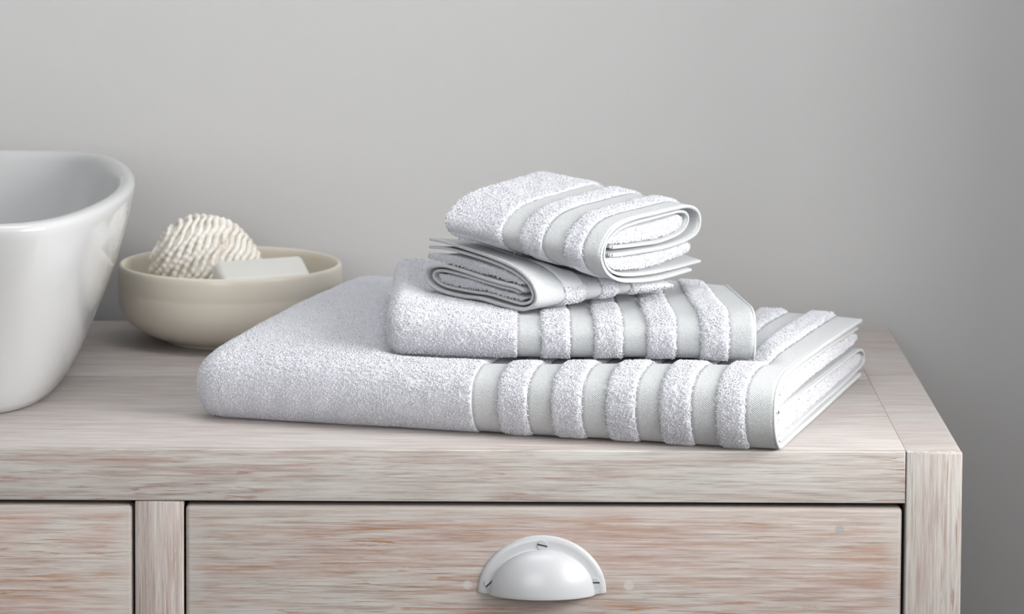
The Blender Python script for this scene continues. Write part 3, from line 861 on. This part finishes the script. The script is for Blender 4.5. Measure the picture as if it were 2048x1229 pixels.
Tt = Towel(hand, warp_hand, 5, keep_hand)
HTOP = [(204, 31), (212, 35.5), (207, 39.5), (190, 40), (150, 40), (100, 40), (50, 40), (20, 39.5), (3, 36.5), (-5.0, 29), (-6.6, 19), (-5.0, 9), (0.5, 2.5), (12, 0.4), (60, 0), (120, 0), (190, 0)]
HCL = [(196, 40), (150, 40), (100, 40), (50, 40), (20, 39.5), (3, 36.5), (-5.0, 29), (-6.6, 19), (-5.0, 9), (0.5, 2.5), (12, 0.4), (60, 0), (120, 0), (190, 0), (206, 5), (211, 18), (208, 33)]
Tt.sheet('terry_panel', HCL, 0.010, 0.1016, 0.0033, M_TERRY, 1, closed=True, terry=1, extra=0.0012, caps=(0.012, 0))
edges = [0.1016, 0.1216, 0.1437, 0.1638, 0.1859, 0.2061, 0.2282, 0.2484, 0.2699, 0.2905]
for k in range(9):
    if k % 2 == 0: Tt.sheet('woven_band', HTOP, edges[k], edges[k + 1], 0.0030, M_BAND, 1, du=0.003)
    else: Tt.sheet('terry_stripe', HTOP, edges[k], edges[k + 1], 0.0032, M_TERRY, 1, terry=1, extra=0.0016, du=0.002, soft=0.004)
Tt.hem(HTOP, 0.2905, 0.0018)
HIN = [(188, 25), (198, 29), (194, 32.5), (150, 34), (100, 34), (40, 34), (14, 32), (4, 25), (3, 15), (9, 7), (30, 5.2), (100, 5), (190, 5)]
Tt.sheet('inner_layer', HIN, 0.12, 0.2885, 0.0026, M_BAND, 1)
Tt.filling('inner_fold', [(12, 22), (20, 29), (60, 30.5), (140, 30.5), (190, 28), (186, 23), (140, 21), (60, 21)], 0.12, 0.2860)
Tt.filling('inner_fold', [(12, 14), (60, 18.5), (140, 18.5), (196, 17), (198, 10.5), (140, 8.5), (60, 8.5), (20, 9.5)], 0.12, 0.2862)

# ------------------------------------------------ lower face cloth (open end to the left)
low = thing('face_cloth', 'folded grey banded face cloth under the topmost, its layered end facing left', 'towel', (PO[0], PO[1], Z0 + 0.088), 'folded white and grey banded towels')


def keep_low(P, N):
    x, y, z = P[:, 0], P[:, 1], P[:, 2] - Z0
    r = np.stack([x, y], -1) - QFL; a = r @ QA; d = r @ QD
    under = (a > -0.004) & (a < 0.146) & (d > 0.004) & (d < 0.163) & (N[:, 2] > 0.5)
    return ~under & ~((N[:, 2] < -0.75) & (z < 0.092))


Tl = Towel(low, warp_low, 11, keep_low)
LS1 = [(129.7, 133.3), (109.7, 132.7), (81.5, 129.9), (53.5, 126.5), (25.9, 121.0), (9.5, 113.3), (1.8, 104.3), (2.1, 96.8), (11.1, 90.8), (23.0, 88.8), (44.0, 89.5), (67.2, 91.2), (90.6, 90.2), (116.2, 91.5), (130.5, 96.0), (134.9, 102.6), (131.1, 109.2), (114.4, 113.0), (90.7, 111.7), (67.3, 109.1), (44.2, 107.2), (25.8, 106.3), (14.5, 104.0)]
LS2 = [(132.6, 126.6), (109.7, 127.6), (81.4, 125.6), (53.5, 122.4), (30.5, 117.6), (14.5, 110.8), (8.2, 103.6), (9.0, 97.5), (17.5, 93.6), (30.3, 93.6), (58.0, 95.8), (81.2, 95.2), (109.5, 95.6), (122.9, 98.6), (127.7, 102.8), (124.8, 107.0), (114.4, 108.9), (90.7, 107.9), (62.7, 105.3), (44.2, 103.8), (30.4, 103.2), (23.1, 101.6)]
Tl.sheet('woven_band', LS1, 0.0, 0.0300, 0.0026, M_BAND, 1, du=0.003)
Tl.sheet('terry_stripe', LS1, 0.0300, 0.0525, 0.0026, M_TERRY, 1, terry=1, extra=0.0012, du=0.002, soft=0.003)
Tl.sheet('woven_band', LS1, 0.0525, 0.0715, 0.0026, M_BAND, 1, du=0.003)
Tl.sheet('terry_stripe', LS1, 0.0715, 0.0890, 0.0026, M_TERRY, 1, terry=1, extra=0.0012, du=0.002, soft=0.003)
Tl.sheet('woven_band', LS1, 0.0890, 0.1050, 0.0026, M_BAND, 1, du=0.003)
Tl.sheet('terry_panel', LS1, 0.1050, PL, 0.0026, M_TERRY, 1, terry=1, extra=0.0012, pile_end=True)
Tl.hem(LS1, 0.0, 0.0014)
Tl.sheet('inner_layer', LS2, 0.002, 0.145, 0.0022, M_BAND, 1)
Tl.hem(LS2, 0.002, 0.0012)
Tl.filling('inner_fold', [(133.5, 120.7), (109.7, 122.7), (81.4, 121.3), (53.5, 118.6), (30.5, 114.4), (17.7, 109.4), (23.1, 109.1), (44.2, 111.0), (67.4, 112.6), (90.8, 114.6), (114.4, 115.9), (131.6, 116.2)], 0.0035, 0.146)
Tl.filling('inner_fold', [(120.1, 104.6), (104.9, 105.6), (81.3, 104.4), (62.6, 102.0), (44.1, 100.3), (25.8, 98.8), (14.8, 98.3), (21.2, 96.4), (34.9, 96.6), (62.6, 98.8), (90.6, 98.1), (109.5, 98.6), (119.1, 101.0)], 0.0035, 0.146)

# ------------------------------------------------ top face cloth (open end to the right)
high = thing('face_cloth', 'topmost folded grey banded face cloth, its looped open end facing right', 'towel', (QFL[0], QFL[1], Z0 + 0.13), 'folded white and grey banded towels')
Th = Towel(high, warp_high, 17, lambda P, N: ~((N[:, 2] < -0.75) & (P[:, 2] < Z0 + 0.145)))
US1 = [(158.8, 103.3), (122.1, 103.5), (90.0, 104.5), (58.4, 107.4), (32.0, 111.7), (11.9, 119.8), (1.9, 129.8), (0.3, 137.2), (5.5, 145.1), (16.0, 152.3), (32.8, 157.0), (60.7, 158.8), (89.0, 158.5), (121.0, 158.3), (150.4, 157.4), (166.9, 153.2), (174.5, 146.6), (174.7, 138.4), (169.0, 133.1), (157.5, 130.4), (137.8, 128.8), (105.5, 128.6), (73.7, 130.0), (42.4, 131.7), (18.0, 133.7)]
US2 = [(180.3, 107.2), (154.6, 107.6), (122.0, 108.2), (89.9, 109.3), (58.3, 111.8), (34.0, 115.9), (17.5, 122.5), (9.7, 130.9), (9.6, 138.6), (16.1, 145.8), (34.4, 152.0), (60.7, 153.9), (89.1, 154.2), (121.1, 154.2), (142.2, 153.8), (153.8, 150.7), (157.5, 145.1), (151.5, 139.0), (137.7, 134.9), (105.4, 133.3), (73.6, 135.2), (42.3, 137.5), (22.3, 139.1)]
qe = [0.0, 0.0497, 0.0681, 0.0873, 0.1077, 0.1235, 0.1402]
Th.sheet('terry_panel', US1, qe[0], qe[1], 0.0027, M_TERRY, -1, terry=1, extra=0.0012, pile_end=True)
for k in range(1, 6):
    if k % 2 == 1: Th.sheet('woven_band', US1, qe[k], qe[k + 1], 0.0026, M_BAND, -1, du=0.003)
    else: Th.sheet('terry_stripe', US1, qe[k], qe[k + 1], 0.0027, M_TERRY, -1, terry=1, extra=0.0012, du=0.002, soft=0.003)
Th.hem(US1, 0.1402, 0.0014)
Th.sheet('inner_layer', US2, 0.004, 0.1382, 0.0022, M_BAND, -1)
Th.hem(US2, 0.1382, 0.0012)
Th.filling('inner_fold', [(17.7, 143.2), (31.4, 148.6), (57.7, 150.2), (89.2, 150.0), (121.2, 150.2), (142.3, 150.8), (146.5, 145.9), (143.5, 140.6), (131.1, 138.4), (105.4, 137.1), (73.6, 138.5), (34.6, 141.7)], 0.004, 0.1365)
Th.filling('inner_fold', [(16.0, 130.8), (58.1, 126.8), (105.6, 124.9), (137.9, 124.3), (158.4, 125.7), (159.3, 119.4), (138.0, 117.0), (105.7, 115.5), (73.9, 116.0), (42.7, 118.7), (21.5, 123.4)], 0.004, 0.1365)
